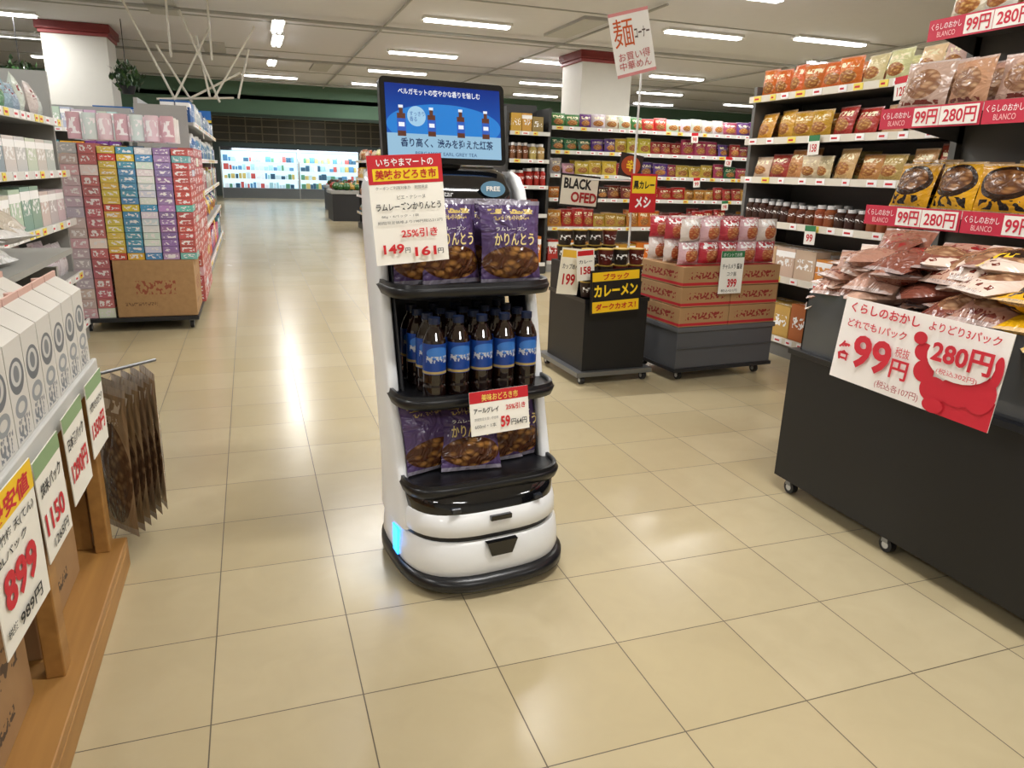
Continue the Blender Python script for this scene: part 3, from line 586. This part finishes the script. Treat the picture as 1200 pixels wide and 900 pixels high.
# tissue stack on trolley
e=empty('trolley'); mb=MB()
mb.box(-1.1,-.38,5.28,7.0,.065,.09,DK)
for x in (-1.05,-.43):
    for y in (5.34,6.9): caster(mb,x,y,.027)
mb.obj('deck',e)
mb=MB(); mb.box(-.87,-.385,5.30,5.83,.091,.465,CB); mb.obj('cardboard_cartons',bevel=.004)
mb=MB()
TC=['#e7b9c0','#f2e9e6','#d8564a','#e8c84a','#5a9ac8','#b898c8','#7ac0b8','#d8dce0']
colx=[('#d5c4c6',-1.09),('#c9767a',-.985),('#e5c860',-.88),('#5f9fc0',-.775),('#dfe6ea',-.67),('#9c7fb0',-.565),('#c8605c',-.46)]
for i,(c,x) in enumerate(colx):
    for j in range(6):
        up=(j<2 and i>1); z=.468 if up else .091; hh=.044 if up else .0645
        for k in range(17):
            if z+hh>1.21: break
            cc=C(c) if (k+j*2)%7 else C(TC[(i+j)%8]); cc=tuple(q*R.uniform(.78,.98) for q in cc)
            mb.box(x+.002,x+.1,5.31+j*.27,5.565+j*.27,z,z+hh-.002,BXT,cc); z+=hh
mb.obj('tissue_boxes')
mb=MB()
for k in range(7):
    for q in range(3): mb.lathe(T(-1.02+k*.09,5.5+q*.2,1.212),[(0,0,VC),(.04,0,BXT),(.04,.16,VC),(0,.16,VC)],12,C(R.choice(['#d9c0c6','#dfdcd8','#c9d4d0','#c8a0a8'])))
mb.obj('paper_rolls')
gondola('shelving_unit',(-.42,7.2,0),90,4.6,[(1.42,.2,'box',['#a8b8c8','#6a90b8','#c0c4c8','#2a5aa0']),(1.12,.22,'bot',['#6a90b0','#b8c0c8','#3a6aa8']),(.82,.22,'box',['#b0404a','#c0b060','#4a7ab0','#b8b8b8']),(.5,.24,'bag',SNK),(.12,.28,'pack',SNK)],1.6,cards=1)
card('aisle_banner',FS((-1.2,11.9,1.72)),1.5,.16,'#2068b8',[('r',0,0,1,.22,'#f0d040'),('t','日用品コーナー',.2,.4,.6,.4,'#ffffff',.01)])
mb=MB(); mb.tube((-1.85,11.92,0),(-1.85,11.92,1.8),.015,MET); mb.tube((-.5,11.92,0),(-.5,11.92,1.8),.015,MET); mb.obj('banner_stand')
gondola('shelving_unit',(-3.6,9.2,0),0,2.4,[(1.4,.22,'box',LW),(1.1,.22,'box',SNK),(.8,.22,'bot',LW),(.45,.25,'box',SNK)],1.65)
gondola('shelving_unit',(-.75,12.6,0),90,5.0,[(1.35,.2,'box',SNK),(1.05,.22,'bag',SNK),(.72,.22,'bag',['#b02a20','#d06030','#8a2018']),(.4,.24,'bag',['#b02a20','#e0a040']),(.12,.22,'box',SNK)],1.6,frame_c='#555555')
gondola('shelving_unit',(-3.6,17.5,0),0,2.6,[(1.4,.22,'box',LW),(1.1,.22,'box',SNK),(.8,.22,'bot',LW)],1.6)
gondola('shelving_unit',(1.9,14.2,0),-90,3.0,[(1.2,.2,'bag',A4),(.9,.2,'box',SNK),(.6,.2,'bag',['#b02a20','#d06030']),(.3,.2,'bag',SNK)],1.45,frame_c='#2c2c2c')
gondola('shelving_unit',(3.0,13.5,0),0,4.5,[(1.5,.2,'box',SNK),(1.2,.2,'bag',SNK),(.9,.2,'box',SNK)],1.8)
def island(x,y,w,d,pal):
    e=empty('produce_stand',T(x,y,0)); mb=MB(); mb.box(-w/2,w/2,-d/2,d/2,0,.55,P('#2a2a2c',.5)); mb.box(-w/2-.02,w/2+.02,-d/2-.02,d/2+.02,.55,.62,P('#a8a8a4',.4)); mb.obj('base',e)
    mb=MB()
    for k in range(40):
        r=R.uniform(.05,.09); mb.lathe(T(R.uniform(-w/2+.1,w/2-.1),R.uniform(-d/2+.1,d/2-.1),.62),[(r*.4,0,VC),(r,r*.5,VC),(r,r,VC),(r*.5,r*1.7,VC),(0,r*1.8,VC)],8,C(R.choice(pal)))
    mb.obj('produce',e)
island(2.6,20.0,1.4,1.4,['#2a5a24','#7a2a1a','#a88030','#3a3a34']); island(1.95,16.2,.7,1.0,['#2a5a24','#983020','#a88030'])
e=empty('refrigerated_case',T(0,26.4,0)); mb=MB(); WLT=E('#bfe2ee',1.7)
for x0,x1 in ((-.8,1.6),(1.65,4.1),(4.2,6.4)):
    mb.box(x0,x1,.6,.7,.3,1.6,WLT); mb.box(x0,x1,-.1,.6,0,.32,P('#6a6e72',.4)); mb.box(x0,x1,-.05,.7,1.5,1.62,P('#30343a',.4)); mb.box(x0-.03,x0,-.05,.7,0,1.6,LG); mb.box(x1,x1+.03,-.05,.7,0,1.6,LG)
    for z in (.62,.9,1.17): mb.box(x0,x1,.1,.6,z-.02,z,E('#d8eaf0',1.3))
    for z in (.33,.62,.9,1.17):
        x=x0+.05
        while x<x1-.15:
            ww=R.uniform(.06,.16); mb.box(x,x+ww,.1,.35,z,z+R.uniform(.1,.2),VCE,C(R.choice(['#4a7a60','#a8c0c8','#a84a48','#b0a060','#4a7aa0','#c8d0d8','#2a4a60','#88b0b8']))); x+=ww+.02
mb.obj('case_body',e)
ld=bpy.data.lights.new('case_lamp','AREA'); ld.shape='RECTANGLE'; ld.size=6.5; ld.size_y=.2; ld.energy=90; ld.color=(.85,.95,1); lo=bpy.data.objects.new('case_lamp',ld); sc.collection.objects.link(lo); lo.parent=e; lo.location=(2.8,-.12,1.5); lo.rotation_euler=(math.radians(50),0,0)
mb=MB(); mb.box(-3,9,26.2,26.3,1.75,2.55,P('#4a463c',.7))
for k in range(24): mb.box(-3+k*.5,-2.96+k*.5,26.17,26.2,1.75,2.55,P('#7a705c',.7))
for k in range(4): mb.box(-3,9,26.16,26.2,1.8+k*.22,1.83+k*.22,P('#7a705c',.7))
mb.obj('trim_3')
cu=bpy.data.curves.new('hanging_decoration','CURVE'); cu.dimensions='3D'; cu.bevel_depth=.012; cu.materials.append(P('#c4bfb2',.4))
for (x0,z0,x1,z1) in [(-1.15,2.75,-.72,1.75),(-.85,2.3,-.55,1.75),(-.72,1.75,-.30,2.55),(-.55,1.78,.0,2.1),(-.35,1.8,-.45,2.45),(-.3,1.8,.18,2.6),(-.05,1.8,.1,2.35),(-.9,1.75,-.1,1.82),(-.25,1.75,-.6,2.7)]:
    sp=cu.splines.new('BEZIER'); sp.bezier_points.add(1)
    for q,(x,z,y) in zip(sp.bezier_points,((x0,z0,9.4),(x1,z1,9.6))): q.co=(x,y,z); q.handle_left_type=q.handle_right_type='VECTOR'
for x in (-.72,-.3):
    sp=cu.splines.new('POLY'); sp.points.add(1); sp.points[0].co=(x,9.5,2.2,1); sp.points[1].co=(x,9.5,2.99,1)
ho=bpy.data.objects.new('hanging_decoration',cu); sc.collection.objects.link(ho)
def plant(x,y,z,r):
    mb=MB()
    for k in range(140):
        d=Vector((R.gauss(0,1),R.gauss(0,1),R.gauss(0,.8))).normalized()*r*R.uniform(.5,1); M=T(x+d.x,y+d.y,z+d.z)@RZ(R.uniform(0,360))@RX(R.uniform(-60,60)); q=.07
        mb.add([(0,0,0),(q*.4,0,q*.5),(0,.01,q*1.3),(-q*.4,0,q*.5)],[(0,1,2,3)],VC,None,C(R.choice(['#2a4a24','#3a5c2c','#1e381c'])),M)
    mb.tube((x,y,z+r*.5),(x,y,2.99),.006,DK); mb.lathe(T(x,y,z-r*.9),[(0,0,DK),(r*.35,0,DK),(r*.5,r*.5,DK)],10)
    mb.obj('hanging_plant')
plant(-1.55,12.4,2.2,.22); plant(-2.9,12.6,2.15,.25)
finish_text()
w=bpy.data.worlds.new('world'); sc.world=w; w.use_nodes=True; w.node_tree.nodes['Background'].inputs[0].default_value=(.8,.85,.9,1); w.node_tree.nodes['Background'].inputs[1].default_value=.3
sc.view_settings.view_transform='Standard'; sc.view_settings.exposure=0.
